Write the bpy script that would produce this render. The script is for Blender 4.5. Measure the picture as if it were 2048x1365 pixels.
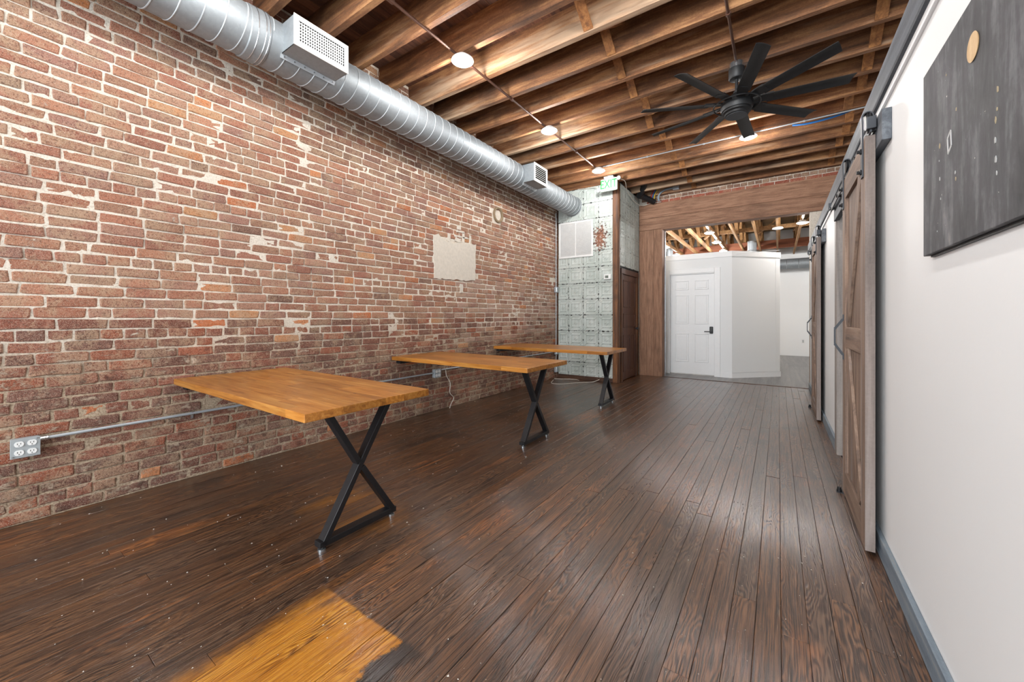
import bpy, bmesh, math, random
from mathutils import Vector, Matrix, noise
R = math.radians
for o in list(bpy.data.objects): bpy.data.objects.remove(o)
scene = bpy.context.scene
COL = scene.collection

# ------------------------------------------------------------------ camera
F_PX, CX, CY, CAM_H, YAW = 776.5, 1024.0, 634.0, 1.18, R(34.445)
cd = bpy.data.cameras.new('camera'); cam = bpy.data.objects.new('camera', cd); COL.objects.link(cam)
cd.sensor_width = 36.0; cd.lens = F_PX / 2048 * 36.0
cd.shift_y = -(682.5 - CY) / 2048; cd.clip_start = 0.02; cd.clip_end = 100
cam.location = (0, 0, CAM_H); cam.rotation_euler = (R(90), 0, YAW)
scene.camera = cam
# ------------------------------------------------------------------ world, daylight, exposure
w = bpy.data.worlds.new('world'); scene.world = w; w.use_nodes = True
bg = w.node_tree.nodes['Background']; bg.inputs[0].default_value = (0.86, 0.94, 1.0, 1); bg.inputs[1].default_value = 10.5
pl = bpy.data.lights.new('daylight_portal', 'AREA'); pl.shape = 'RECTANGLE'; pl.size = 6.4; pl.size_y = 2.9
pl.cycles.is_portal = True
po = bpy.data.objects.new('daylight_portal', pl); COL.objects.link(po)
po.location = (-0.05, -2.98, 1.75); po.rotation_euler = (R(90), 0, 0)
scene.view_settings.view_transform = 'Standard'; scene.view_settings.look = 'None'
scene.view_settings.gamma = 1.0; scene.view_settings.use_curve_mapping = False
scene.view_settings.exposure = 0.15
LAMP_W = 42.0

def project(p):
    s, c = math.sin(YAW), math.cos(YAW)
    x, y, z = p[0], p[1], p[2] - CAM_H
    d = y * c - x * s
    return CX + F_PX * (x * c + y * s) / d, CY - F_PX * z / d, d

# ------------------------------------------------------------------ material helpers
def lin(c):
    if isinstance(c, str): c = tuple(int(c[i:i+2], 16) for i in (0, 2, 4))
    return tuple((v/255/12.92 if v/255 <= .04045 else ((v/255+.055)/1.055)**2.4) for v in c) + (1.0,)
class M:
    def __init__(s, name):
        s.m = bpy.data.materials.new(name); s.m.use_nodes = True
        s.t = s.m.node_tree; s.b = s.t.nodes['Principled BSDF']
    def put(s, sock, v):
        if isinstance(v, bpy.types.NodeSocket): s.t.links.new(v, sock)
        elif isinstance(v, str): sock.default_value = lin(v)
        else: sock.default_value = v
    def n(s, typ, props=None, **ins):
        nd = s.t.nodes.new(typ)
        for k, v in (props or {}).items(): setattr(nd, k, v)
        for k, v in ins.items():
            key = int(k[1:]) if k[0] == 'i' and k[1:].isdigit() else k.replace('_', ' ')
            s.put(nd.inputs[key], v)
        return nd
    def pos(s): return s.n('ShaderNodeNewGeometry').outputs['Position']
    def objc(s): return s.n('ShaderNodeTexCoord').outputs['Object']
    def rnd(s): return s.n('ShaderNodeObjectInfo').outputs['Random']
    def math(s, op, a, b=0.0, clamp=False): return s.n('ShaderNodeMath', dict(operation=op, use_clamp=clamp), i0=a, i1=b).outputs[0]
    def vmath(s, op, a, b=(0, 0, 0)): return s.n('ShaderNodeVectorMath', dict(operation=op), i0=a, i1=b).outputs[0]
    def scl(s, v, sc): return s.vmath('MULTIPLY', v, sc)
    def noise(s, v, scale=5, detail=3, rough=.55, dist=0.0):
        return s.n('ShaderNodeTexNoise', None, Vector=v, Scale=scale, Detail=detail, Roughness=rough, Distortion=dist).outputs[0]
    def ramp(s, f, *stops):
        nd = s.n('ShaderNodeValToRGB', None, Fac=f); e = nd.color_ramp.elements
        while len(e) < len(stops): e.new(.5)
        for el, (p, c) in zip(e, stops):
            el.position = p; el.color = lin(c) if not isinstance(c, (int, float)) else (c, c, c, 1)
        return nd.outputs[0]
    def step(s, f, a, b): return s.n('ShaderNodeMapRange', dict(interpolation_type='SMOOTHSTEP'), Value=f, From_Min=a, From_Max=b).outputs[0]
    def mix(s, f, a, b, mode='MIX'):
        nd = s.n('ShaderNodeMix', dict(data_type='RGBA', blend_type=mode))
        s.put(nd.inputs[0], f); s.put(nd.inputs[6], a); s.put(nd.inputs[7], b); return nd.outputs[2]
    def xyz(s, v): return s.n('ShaderNodeSeparateXYZ', None, Vector=v).outputs
    def comb(s, x, y, z): return s.n('ShaderNodeCombineXYZ', None, X=x, Y=y, Z=z).outputs[0]
    def bump(s, h, st=.3, d=.01): s.put(s.b.inputs['Normal'], s.n('ShaderNodeBump', None, Strength=st, Distance=d, Height=h).outputs[0])
    def out(s, col, rough=.6, metal=0.0, spec=None):
        s.put(s.b.inputs['Base Color'], col); s.put(s.b.inputs['Roughness'], rough); s.put(s.b.inputs['Metallic'], metal)
        if spec is not None: s.put(s.b.inputs['Specular IOR Level'], spec)
        return s.m
def plain(name, c, rough=.55, metal=0.0, var=.08, scale=20):
    k = M(name); f = k.noise(k.pos(), scale, 4)
    col = k.mix(k.math('MULTIPLY', f, var*2), c, '000000')
    k.bump(f, .05, .002); return k.out(col, rough, metal)
def emit(name, c, st):
    k = M(name); k.put(k.b.inputs['Emission Color'], c); k.put(k.b.inputs['Emission Strength'], st); return k.out(c, .4)
AX = {'x': (0.05, 1, 1), 'y': (1, 0.05, 1), 'z': (1, 1, 0.05)}
def wood(name, dark, mid, light, axis='y', scale=14, rough=.55, stain=.35, var=.35, bump=.25, weather=None, ratio=None):
    k = M(name); r = k.rnd(); off = k.comb(k.math('MULTIPLY', r, 37.0), k.math('MULTIPLY', r, 53.0), k.math('MULTIPLY', r, 71.0))
    p = k.vmath('ADD', k.pos(), off); v = k.scl(p, tuple(ratio if (ratio and a < 1) else a for a in AX[axis]))
    g = k.noise(v, scale, 6, .62, .6); fine = k.noise(v, scale*7, 3, .6)
    iso = k.noise(p, 70, 4, .75)
    f = k.math('ADD', k.math('MULTIPLY', g, .66), k.math('ADD', k.math('MULTIPLY', fine, .18), k.math('MULTIPLY', iso, .16)))
    col = k.ramp(f, (.32, dark), (.5, mid), (.68, light))
    blot = k.noise(p, 1.7, 4, .6)
    col = k.mix(k.math('MULTIPLY', k.step(blot, .5, .7), stain), col, dark)
    tone = k.math('ADD', 1-var/2, k.math('MULTIPLY', r, var))
    col = k.mix(1.0, col, k.comb(tone, tone, tone), 'MULTIPLY')
    if weather:
        col = k.mix(k.math('MULTIPLY', k.step(k.noise(k.scl(v, (1, 1, 1)), 3.2, 5, .7), .52, .68), .7), col, weather)
    k.bump(f, bump, .004); return k.out(col, k.math('ADD', rough-.1, k.math('MULTIPLY', fine, .2)))

# ------------------------------------------------------------------ mesh helpers
class MB:
    def __init__(s): s.v = []; s.f = []
    def add(s, vs, fs):
        o = len(s.v); s.v += [Vector(v) for v in vs]; s.f += [tuple(i+o for i in f) for f in fs]; return s
    def hexa(s, p): return s.add(p, [(0,3,2,1),(4,5,6,7),(0,1,5,4),(1,2,6,5),(2,3,7,6),(3,0,4,7)])
    def box(s, x0, x1, y0, y1, z0, z1):
        return s.hexa([(x0,y0,z0),(x1,y0,z0),(x1,y1,z0),(x0,y1,z0),(x0,y0,z1),(x1,y0,z1),(x1,y1,z1),(x0,y1,z1)])
    def bar(s, a, b, wd, ht, up=(0,0,1), end=0.0):
        a, b, up = Vector(a), Vector(b), Vector(up); d = (b-a).normalized(); a = a-d*end; b = b+d*end
        sd = d.cross(up).normalized(); u = sd.cross(d)
        q = [sd*-wd/2-u*ht/2, sd*wd/2-u*ht/2, sd*wd/2+u*ht/2, sd*-wd/2+u*ht/2]
        return s.add([a+k for k in q]+[b+k for k in q], [(3,2,1,0),(4,5,6,7),(0,1,5,4),(1,2,6,5),(2,3,7,6),(3,0,4,7)])
    def tube(s, pts, r, n=8, cap=True):
        pts = [Vector(p) for p in pts]; o = len(s.v); u = None
        for i, p in enumerate(pts):
            d = (pts[min(i+1, len(pts)-1)]-pts[max(i-1, 0)]).normalized()
            if u is None: u = d.orthogonal().normalized()
            u = (u-d*u.dot(d)).normalized(); wv = d.cross(u)
            rr = r[i] if isinstance(r, (list, tuple)) else r
            s.v += [p+(u*math.cos(2*math.pi*k/n)+wv*math.sin(2*math.pi*k/n))*rr for k in range(n)]
        for i in range(len(pts)-1):
            for k in range(n):
                a = o+i*n+k; b = o+i*n+(k+1) % n; s.f.append((a, b, b+n, a+n))
        if cap:
            s.f.append(tuple(o+k for k in range(n))[::-1]); e = o+(len(pts)-1)*n; s.f.append(tuple(e+k for k in range(n)))
        return s
    def lathe(s, prof, c=(0,0,0), ax='z', n=24, cap=True):
        d = {'x': Vector((1,0,0)), 'y': Vector((0,1,0)), 'z': Vector((0,0,1))}[ax]; c = Vector(c)
        u = {'x': Vector((0,1,0)), 'y': Vector((0,0,1)), 'z': Vector((1,0,0))}[ax]; wv = d.cross(u); o = len(s.v)
        for r, h in prof:
            s.v += [c+d*h+(u*math.cos(2*math.pi*k/n)+wv*math.sin(2*math.pi*k/n))*r for k in range(n)]
        for i in range(len(prof)-1):
            for k in range(n):
                a = o+i*n+k; b = o+i*n+(k+1) % n; s.f.append((a, b, b+n, a+n))
        if cap:
            s.f.append(tuple(o+k for k in range(n))[::-1]); e = o+(len(prof)-1)*n; s.f.append(tuple(e+k for k in range(n)))
        return s
    def prism(s, poly, a, b, ax='x'):
        n = len(poly)
        f = {'x': lambda p, h: (h, p[0], p[1]), 'y': lambda p, h: (p[0], h, p[1]), 'z': lambda p, h: (p[0], p[1], h)}[ax]
        return s.add([f(p, a) for p in poly]+[f(p, b) for p in poly],
                     [tuple(range(n))[::-1], tuple(range(n, 2*n))]+[(i, (i+1) % n, (i+1) % n+n, i+n) for i in range(n)])
    def mesh(s, name, off=None, smooth=False):
        me = bpy.data.meshes.new(name)
        vs = [v-off for v in s.v] if off is not None else s.v
        me.from_pydata([tuple(v) for v in vs], [], s.f)
        bm = bmesh.new(); bm.from_mesh(me); bmesh.ops.recalc_face_normals(bm, faces=bm.faces); bm.to_mesh(me); bm.free()
        if smooth:
            for p in me.polygons: p.use_smooth = True
            me.set_sharp_from_angle(angle=R(35))
        return me
    def build(s, name, mat, parent=None, world=True, smooth=False, bevel=0.0, center=False):
        off = Vector((0,0,0))
        if parent is not None and world: off = abs_loc(parent)
        loc = Vector((0,0,0))
        if center:
            lo = Vector([min(v[i] for v in s.v) for i in range(3)]); hi = Vector([max(v[i] for v in s.v) for i in range(3)])
            loc = (lo+hi)/2-off; off = (lo+hi)/2
        me = s.mesh(name, off, smooth); me.materials.append(mat)
        o = bpy.data.objects.new(name, me); COL.objects.link(o); o.location = loc
        if parent is not None: o.parent = parent
        if bevel:
            b = o.modifiers.new('bevel', 'BEVEL'); b.width = bevel; b.segments = 2; b.limit_method = 'ANGLE'; b.angle_limit = R(40)
        return o
def abs_loc(o):
    l = Vector(o.location)
    while o.parent: o = o.parent; l += Vector(o.location)
    return l
def link(name, me, parent=None, loc=(0,0,0), rot=(0,0,0), sc=(1,1,1)):
    o = bpy.data.objects.new(name, me); COL.objects.link(o); o.location = loc; o.rotation_euler = rot; o.scale = sc
    if parent is not None: o.parent = parent
    return o
def tag(o, label, cat, group=None):
    o['label'] = label; o['category'] = cat
    if group: o['group'] = group
    return o
def thing(name, label, cat, loc=(0,0,0), group=None, rz=0):
    o = bpy.data.objects.new(name, None); COL.objects.link(o); o.location = loc; o.rotation_euler = (0,0,rz); o.empty_display_size = .1
    return tag(o, label, cat, group)
def struct(o, label=None):
    o['kind'] = 'structure'
    if label: o['label'] = label
    return o
def copy_tree(o, parent=None):
    c = o.copy(); COL.objects.link(c)
    if parent is not None: c.parent = parent
    for ch in list(o.children): copy_tree(ch, c)
    return c
def text_mesh(body, size, depth):
    cu = bpy.data.curves.new('txt', 'FONT'); cu.body = body; cu.size = size; cu.extrude = depth; cu.align_x = 'CENTER'; cu.align_y = 'CENTER'
    t = bpy.data.objects.new('txt', cu); COL.objects.link(t)
    dg = bpy.context.evaluated_depsgraph_get(); me = bpy.data.meshes.new_from_object(t.evaluated_get(dg))
    bpy.data.objects.remove(t); return me
rng = random.Random(7)

# ------------------------------------------------------------------ materials
def mat_brick():
    k = M('old_brick')
    a = k.n('ShaderNodeAttribute', dict(attribute_type='OBJECT', attribute_name='brick_colour')).outputs['Color']
    b = k.n('ShaderNodeAttribute', dict(attribute_type='GEOMETRY', attribute_name='brick_colour')).outputs['Color']
    base = k.mix(1.0, a, b, 'ADD'); p = k.pos(); z = k.xyz(p)[2]
    n0 = k.noise(p, 6, 6, .7); n1 = k.noise(p, 34, 6, .75); n2 = k.noise(p, 260, 3, .7); n4 = k.noise(p, 95, 4, .7)
    col = k.mix(k.math('MULTIPLY', k.step(k.math('ADD', n0, k.math('MULTIPLY', n4, .35)), .64, .78), .55), base, 'a58c72')
    col = k.mix(k.math('MULTIPLY', k.step(n1, .5, .68), .4), col, 'b38a74')
    col = k.mix(k.math('MULTIPLY', k.step(n4, .50, .36), .75), col, k.mix(.65, base, '2a1610'))
    col = k.mix(k.math('MULTIPLY', k.step(n2, .5, .64), .5), col, 'cbb8a4')
    low = k.step(z, 1.25, .75)
    th = k.math('SUBTRACT', .66, k.math('MULTIPLY', low, .09))
    sm = k.step(k.math('SUBTRACT', k.noise(k.scl(p, (1, .55, 1)), 17, 8, .78), th), -.03, .045)
    col = k.mix(k.math('MULTIPLY', sm, k.math('ADD', .45, k.math('MULTIPLY', n4, .7))), col, k.mix(low, k.mix(n4, 'c9bba8', 'e6ddd0'), k.mix(n4, '8f7a66', 'cbb9a4')))
    dark = k.math('MULTIPLY', k.step(k.noise(p, 11, 6, .72), .55, .66), k.math('ADD', .10, k.math('MULTIPLY', low, .5)))
    col = k.mix(dark, col, '45302a')
    h = k.math('ADD', k.math('ADD', n1, k.math('MULTIPLY', n4, .6)), k.math('ADD', k.math('MULTIPLY', n2, .3), k.math('MULTIPLY', sm, .5)))
    k.bump(h, .8, .006); return k.out(col, .9, 0, .2)
def mat_mortar():
    k = M('lime_mortar'); p = k.pos(); z = k.xyz(p)[2]
    n = k.noise(p, 90, 6, .75); n2 = k.noise(p, 5, 4, .6); low = k.step(z, 1.25, .7)
    col = k.mix(low, k.ramp(n, (.3, '9a8e80'), (.46, 'd2c8ba'), (.7, 'e4dcd0')), k.ramp(n, (.32, '6a5646'), (.5, 'a8947e'), (.7, 'c8b7a1')))
    col = k.mix(k.math('MULTIPLY', k.step(n2, .54, .7), .35), col, '9a8876')
    k.bump(k.math('ADD', n, k.noise(p, 18, 4)), .7, .008); return k.out(col, .95, 0, .1)
def mat_floor():
    k = M('worn_floor_plank'); r = k.rnd(); p = k.pos()
    off = k.comb(k.math('MULTIPLY', r, 31.0), k.math('MULTIPLY', r, 47.0), 0.0); q = k.vmath('ADD', p, off)
    warp = k.noise(k.scl(q, (3, .5, 1)), 2.2, 3, .5)
    x, y, _ = k.xyz(q)
    rings = k.math('SINE', k.math('MULTIPLY', k.math('ADD', k.math('MULTIPLY', warp, .22), k.math('MULTIPLY', x, .45)), 820.0))
    rings = k.math('ADD', k.math('MULTIPLY', rings, .5), .5)
    fib = k.noise(k.scl(q, (1, .02, 1)), 210, 3, .75); fib2 = k.noise(k.scl(q, (1, .025, 1)), 75, 5, .75)
    streak = k.noise(k.scl(q, (1, .06, 1)), 11, 5, .65, .4)
    figured = k.step(k.noise(k.scl(q, (1, .3, 1)), 3, 2), .42, .6)
    grain = k.math('ADD', k.math('MULTIPLY', k.math('MULTIPLY', k.math('SUBTRACT', rings, .4), figured), .17), k.math('ADD', k.math('MULTIPLY', fib, .5), k.math('MULTIPLY', fib2, .5)))
    dk = k.ramp(r, (0, '1f1410'), (.3, '261812'), (.6, '2e1c14'), (1, '211814'))
    lt = k.ramp(k.math('FRACT', k.math('MULTIPLY', r, 7.3)), (0, '6a4930'), (.35, '704a2c'), (.6, '5e4736'), (1, '79502e'))
    col = k.mix(k.step(grain, .40, .64), dk, lt)
    wear = k.noise(k.scl(p, (1, .35, 1)), 2.3, 5, .65)
    wx, wy, wz = k.xyz(p)
    col = k.mix(k.math('MULTIPLY', k.math('MULTIPLY', k.step(wear, .5, .66), k.step(streak, .45, .62)), .8), col, k.mix(k.step(grain, .42, .6), '4a260f', 'a3622c'))
    col = k.mix(k.math('MULTIPLY', k.step(k.noise(k.scl(p, (1, .5, 1)), 3.1, 5, .7), .55, .68), .7), col, '1f1613')
    # streaks turn greyer towards the partition side
    grey_side = k.math('MULTIPLY', k.step(wx, -1.7, -.5), k.step(streak, .42, .7))
    col = k.mix(k.math('MULTIPLY', grey_side, .3), col, k.mix(k.step(grain, .4, .65), '3a2a22', '8a7568'))
    # bare yellow boards with a ragged front, saw cut at y = 0.93
    jag = k.math('MULTIPLY', k.math('SUBTRACT', k.noise(p, 9, 5, .7), .5), .22)
    left = k.math('ADD', wx, k.math('MULTIPLY', jag, .7))
    mk = k.math('MULTIPLY', k.step(left, -1.64, -1.53), k.step(k.math('ADD', wy, k.math('MULTIPLY', jag, .1)), .945, .93))
    rt = k.math('ADD', k.math('SUBTRACT', wx, k.math('MULTIPLY', wy, .05)), jag)
    mk = k.math('MULTIPLY', mk, k.step(rt, -1.17, -1.20))
    mk = k.math('MULTIPLY', mk, k.math('SUBTRACT', 1.0, k.math('MULTIPLY', k.step(k.noise(k.scl(p, (1, .3, 1)), 9, 5, .7), .57, .7), .8)))
    col = k.mix(mk, col, k.ramp(grain, (.35, '764510'), (.5, 'a86a1c'), (.64, 'c28a32')))
    dm = k.math('MULTIPLY', k.math('MULTIPLY', k.step(rt, -1.20, -1.17), k.step(k.math('ADD', wx, jag), -1.0, -1.05)), k.step(k.math('ADD', wy, k.math('MULTIPLY', jag, .6)), .97, .93))
    col = k.mix(k.math('MULTIPLY', dm, .8), col, '17110f')
    # second rubbed spot below the first table
    dxy = k.n('ShaderNodeVectorMath', dict(operation='LENGTH'), i0=k.scl(k.vmath('SUBTRACT', p, (-2.15, 1.42, 0)), (2.3, 3.6, 1))).outputs['Value']
    m2 = k.math('MULTIPLY', k.step(k.math('ADD', dxy, k.math('MULTIPLY', jag, 4)), 1.1, .5), k.step(streak, .40, .6))
    col = k.mix(k.math('MULTIPLY', m2, .75), col, k.ramp(grain, (.3, '6e4012'), (.7, 'a86d24')))
    fl = k.step(k.noise(p, 95, 2, .5), .73, .76)
    col = k.mix(k.math('MULTIPLY', fl, .6), col, 'b5a99c')
    scr = k.math('MULTIPLY', k.step(k.noise(k.scl(q, (1, .05, 1)), 60, 3, .7), .66, .74), k.step(wear, .45, .62))
    col = k.mix(k.math('MULTIPLY', scr, .7), col, 'b3a291')
    k.bump(k.math('ADD', grain, k.math('MULTIPLY', streak, 1.2)), .8, .004)
    rough = k.math('ADD', .14, k.math('ADD', k.math('MULTIPLY', grain, .16), k.math('MULTIPLY', wear, .18)))
    k.b.inputs['Coat Weight'].default_value = .55; k.b.inputs['Coat Roughness'].default_value = .16
    k.t.links.new(k.b.inputs['Normal'].links[0].from_socket, k.b.inputs['Coat Normal'])
    return k.out(col, rough, 0, .5)
def mat_table():
    k = M('honey_pine'); p = k.objc(); r = k.rnd(); q = k.vmath('ADD', p, k.comb(0.0, k.math('MULTIPLY', r, 9.0), 0.0))
    x, y, z = k.xyz(q)
    lane = k.math('FLOOR', k.math('MULTIPLY', y, 8.0)); seg = k.math('FLOOR', k.math('ADD', k.math('MULTIPLY', x, 1.7), k.math('MULTIPLY', lane, .37)))
    wn = k.n('ShaderNodeTexWhiteNoise', dict(noise_dimensions='2D'), Vector=k.comb(lane, seg, 0.0)).outputs[0]
    v = k.vmath('ADD', k.scl(q, (.06, 1, 1)), k.comb(k.math('MULTIPLY', wn, 5), k.math('MULTIPLY', wn, 9), 0.0))
    g = k.noise(v, 30, 5, .6, 1.0); f2 = k.noise(v, 140, 3)
    col = k.ramp(k.math('ADD', k.math('MULTIPLY', g, .8), k.math('MULTIPLY', f2, .2)), (.32, '7d4817'), (.5, 'a96d2c'), (.66, 'c08a46'))
    t = k.math('ADD', .80, k.math('MULTIPLY', wn, .32)); col = k.mix(1.0, col, k.comb(t, t, t), 'MULTIPLY')
    kn = k.step(k.n('ShaderNodeTexVoronoi', None, Vector=k.scl(q, (1, 1.6, .2)), Scale=4.2).outputs[0], .075, .03)
    col = k.mix(k.math('MULTIPLY', kn, .8), col, '4f2608')
    k.bump(g, .08, .002); return k.out(col, .3, 0, .5)
def mat_tin():
    k = M('painted_tin'); p = k.pos(); o = k.objc(); x, y, z = k.xyz(o)
    ed = k.math('MAXIMUM', k.math('ABSOLUTE', x), k.math('ABSOLUTE', z))
    n = k.noise(p, 22, 6, .7); n2 = k.noise(p, 3.1, 4, .6)
    chip = k.step(k.math('ADD', n, k.math('MULTIPLY', k.step(ed, .128, .146), .15)), .68, .70)
    px, py, pz = k.xyz(p)
    rz = k.n('ShaderNodeVectorMath', dict(operation='LENGTH'), i0=k.scl(k.vmath('SUBTRACT', p, (-2.68, 6.74, 2.62)), (3.6, 2, 2.0))).outputs['Value']
    rust = k.step(k.math('ADD', k.math('MULTIPLY', rz, .35), n), .66, .60)
    base = k.mix(k.step(n2, .35, .7), 'abb3ad', 'bfc5c0')
    col = k.mix(chip, base, '1d1a18'); col = k.mix(rust, col, k.mix(k.step(n, .35, .5), '3a3130', '8a5a42'))
    k.bump(n, .15, .003); return k.out(col, .5, 0, .4)
def mat_galv():
    k = M('galvanised_steel'); p = k.pos(); v = k.n('ShaderNodeTexVoronoi', None, Vector=p, Scale=55.0).outputs['Color']
    n = k.noise(p, 3, 4); g = k.math('ADD', .9, k.math('MULTIPLY', k.xyz(v)[0], .1))
    col = k.mix(1.0, k.mix(n, '858b8f', '9ca2a6'), k.comb(g, g, g), 'MULTIPLY')
    return k.out(col, k.math('ADD', .46, k.math('MULTIPLY', n, .2)), .5)
def mat_white():
    k = M('white_wall_paint'); p = k.pos(); n = k.noise(p, 70, 4, .6); n2 = k.noise(p, 1.3, 3)
    k.bump(n, .12, .003); return k.out(k.mix(k.math('MULTIPLY', n2, .10), 'e9eaea', 'cccccc'), .55, 0, .4)
def mat_chalk():
    k = M('smudged_chalkboard'); p = k.pos(); v = k.scl(p, (1, 1, .18))
    n = k.noise(v, 14, 6, .7, .5); n2 = k.noise(p, 5, 5, .7); n3 = k.noise(p, 60, 3, .6)
    col = k.ramp(k.math('ADD', k.math('MULTIPLY', n, .6), k.math('MULTIPLY', n2, .4)), (.36, '363638'), (.5, '4c4c4f'), (.64, '77777a'))
    col = k.mix(k.math('MULTIPLY', k.math('MULTIPLY', k.step(n, .60, .72), k.step(n2, .5, .62)), .7), col, '9a9585')
    col = k.mix(k.step(k.math('ADD', n3, k.math('MULTIPLY', n2, .25)), .86, .9), col, 'd8d4cc')
    return k.out(col, .65, 0, .3)
MB_BRICK, MORTAR, FLOOR, TABLE, TIN, GALV, WHITE, CHALK = mat_brick(), mat_mortar(), mat_floor(), mat_table(), mat_tin(), mat_galv(), mat_white(), mat_chalk()
JOIST = wood('old_joist', '2e1e17', '7d5334', 'b98a5c', 'x', 11, .8, .5, .35, .8, 'bfa488', .10)
DECK = wood('ceiling_deck', '2e1a12', '5c3826', '805439', 'y', 16, .8, .5, .5, .4)
BRIDGE = wood('bridging_wood', '4a2c18', '8f5f36', 'b4824e', 'z', 16, .8, .3, .4, .3)
HEADER = wood('stained_beam', '5e4230', '936c54', 'b08a70', 'x', 26, .75, .3, .15, .7, None, .09)
POST = wood('stained_post', '5c4130', '8c6750', 'a8826a', 'z', 26, .75, .3, .2, .7, None, .09)
TRIMZ = wood('dark_trim', '2a1710', '5d3a22', '9a6638', 'z', 22, .6, .6, .2, .3)
TRIMX = wood('dark_trim_level', '2a1710', '4d3020', '6e4a2e', 'x', 22, .6, .6, .2, .3)
OLDDOOR = wood('walnut_door', '331d15', '553427', '6b4534', 'z', 18, .45, .3, .15, .2)
BARN = wood('weathered_barn', '4c4039', '80695a', '9d8775', 'z', 20, .7, .3, .3, .4, 'a29a96')
BARNY = wood('weathered_barn_level', '4c4039', '80695a', '9d8775', 'y', 20, .7, .3, .3, .4, 'a29a96')
BARNEDGE = wood('barn_edge', '5a504b', '80736c', '988c86', 'z', 20, .7, .2, .2, .4, '9c9da6')
GREYB = wood('grey_stained_board', '32353a', '565b62', '7d8288', 'y', 18, .65, .3, .15, .35)
BASEB = wood('blue_grey_baseboard', '4a5663', '76828c', 'a09a8c', 'y', 16, .6, .25, .2, .3)
JAMB = wood('door_jamb_wood', '625a54', '8a807a', 'a89e94', 'z', 18, .6, .2, .3, .3)
CHORD = wood('truss_lumber', '644628', '9c744a', 'ba9264', 'y', 16, .75, .2, .3, .2)
REDBEAM = wood('red_beam', '5c3524', '8a5238', 'a4684a', 'x', 16, .75, .2, .2, .3)
PLY = wood('roof_ply', '54402a', '755a38', '8a6e48', 'x', 5, .8, .3, .2, .1)
GREYFLOOR = wood('grey_back_floor', '5c5b5a', '7c7b7a', '96928c', 'y', 14, .35, .3, .2, .2)
BLACK = plain('black_powder_coat', '17181b', .45)
FANBLK = plain('fan_black', '202123', .5, 0, .3, 40)
STEEL = plain('dark_steel', '43464b', .5, .4)
CHROME = plain('bright_zinc', 'c2c6ca', .25, .9)
SEAM = plain('duct_seam', 'b4b9bd', .5, .2)
EMT = plain('conduit_zinc', 'b4babf', .4, .35)
BROWNPIPE = plain('bronze_conduit', '55382c', .4, .2)
WHITEPL = plain('white_plastic', 'e6e6e4', .4)
WHITEDOOR = plain('white_door_paint', 'ececec', .35, 0, .03)
GREYBOX = plain('grey_box', 'a3a8aa', .45, .1)
DARK = plain('dark_void', '0c0b0b', .9)
PLASTER = plain('cream_plaster', 'd8cfc2', .9, 0, .15, 30)
CLAY = plain('clay_flue', '9a8468', .9, 0, .3, 40)
CORD = plain('cream_cord', 'd8d2c6', .5)
BLUE = plain('blue_cable', '1f5f9e', .5); RED = plain('red_cable', 'a02a2a', .5); YEL = plain('yellow_cable', 'c9a832', .5); GREYC = plain('grey_flex', '8b98a4', .5)
GREEN = emit('exit_green', '1f8f45', .25); SIGN = emit('exit_face', 'b9c4bc', .12)
LENS = emit('lamp_lens', 'fffaf2', 12.0)
LCD = plain('lcd_grey', '6c746c', .3)
def mat_glass():
    k = M('window_glass'); tr = k.n('ShaderNodeBsdfTransparent'); gl = k.n('ShaderNodeBsdfGlossy', None, Roughness=.02)
    mx = k.n('ShaderNodeMixShader', None, i0=.06, i1=tr.outputs[0], i2=gl.outputs[0])
    k.t.links.new(mx.outputs[0], k.t.nodes['Material Output'].inputs[0]); return k.m
GLASS = mat_glass()

# ================================================================== STRUCTURE
XL, XR, YB, YO, ZJ, ZD = -3.56, 0.43, -3.0, 8.0, 3.58, 3.86
XE = 3.4
# floor and its planks
floor = struct(MB().box(XL-.3, XE+.1, YB-.1, YO, -.12, -.006).build('floor', plain('floor_gap', '15100d', .9)), 'dark worn plank floor')
PW = .083; nx = int((XR-XL)/PW)+1
for i in range(nx):
    x0 = XL+i*PW; x1 = min(x0+PW, XR+.01); y = YB-rng.uniform(0, 2.2)
    while y < YO:
        L = rng.uniform(1.7, 3.6); a, b = max(y, YB), min(y+L, YO)
        if b-a > .05:
            h = rng.uniform(-.0012, .0012); g = .0005; c = .0011
            m = MB(); X0, X1, Y0, Y1 = x0+g, x1-g, a+g, b-g
            m.add([(X0,Y0,-.02),(X1,Y0,-.02),(X1,Y1,-.02),(X0,Y1,-.02),(X0,Y0,h-c),(X1,Y0,h-c),(X1,Y1,h-c),(X0,Y1,h-c),
                   (X0+c,Y0+c,h),(X1-c,Y0+c,h),(X1-c,Y1-c,h),(X0+c,Y1-c,h)],
                  [(0,1,5,4),(1,2,6,5),(2,3,7,6),(3,0,4,7),(4,5,9,8),(5,6,10,9),(6,7,11,10),(7,4,8,11),(8,9,10,11)])
            m.build('plank', FLOOR, floor, center=True)
        y += L
struct(MB().box(XR+.12, XE, YB, YO, -.02, 0).build('floor_side_rooms', FLOOR))
struct(MB().box(-6, XE+.1, YO, 14.7, -.12, 0.0).build('floor_back_room', GREYFLOOR), 'grey plank floor of the back room')
struct(MB().box(-1.89, XR, YO-.03, YO+.012, -.01, .004).build('trim_1', TRIMX), 'dark threshold strip between the floors')

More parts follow.
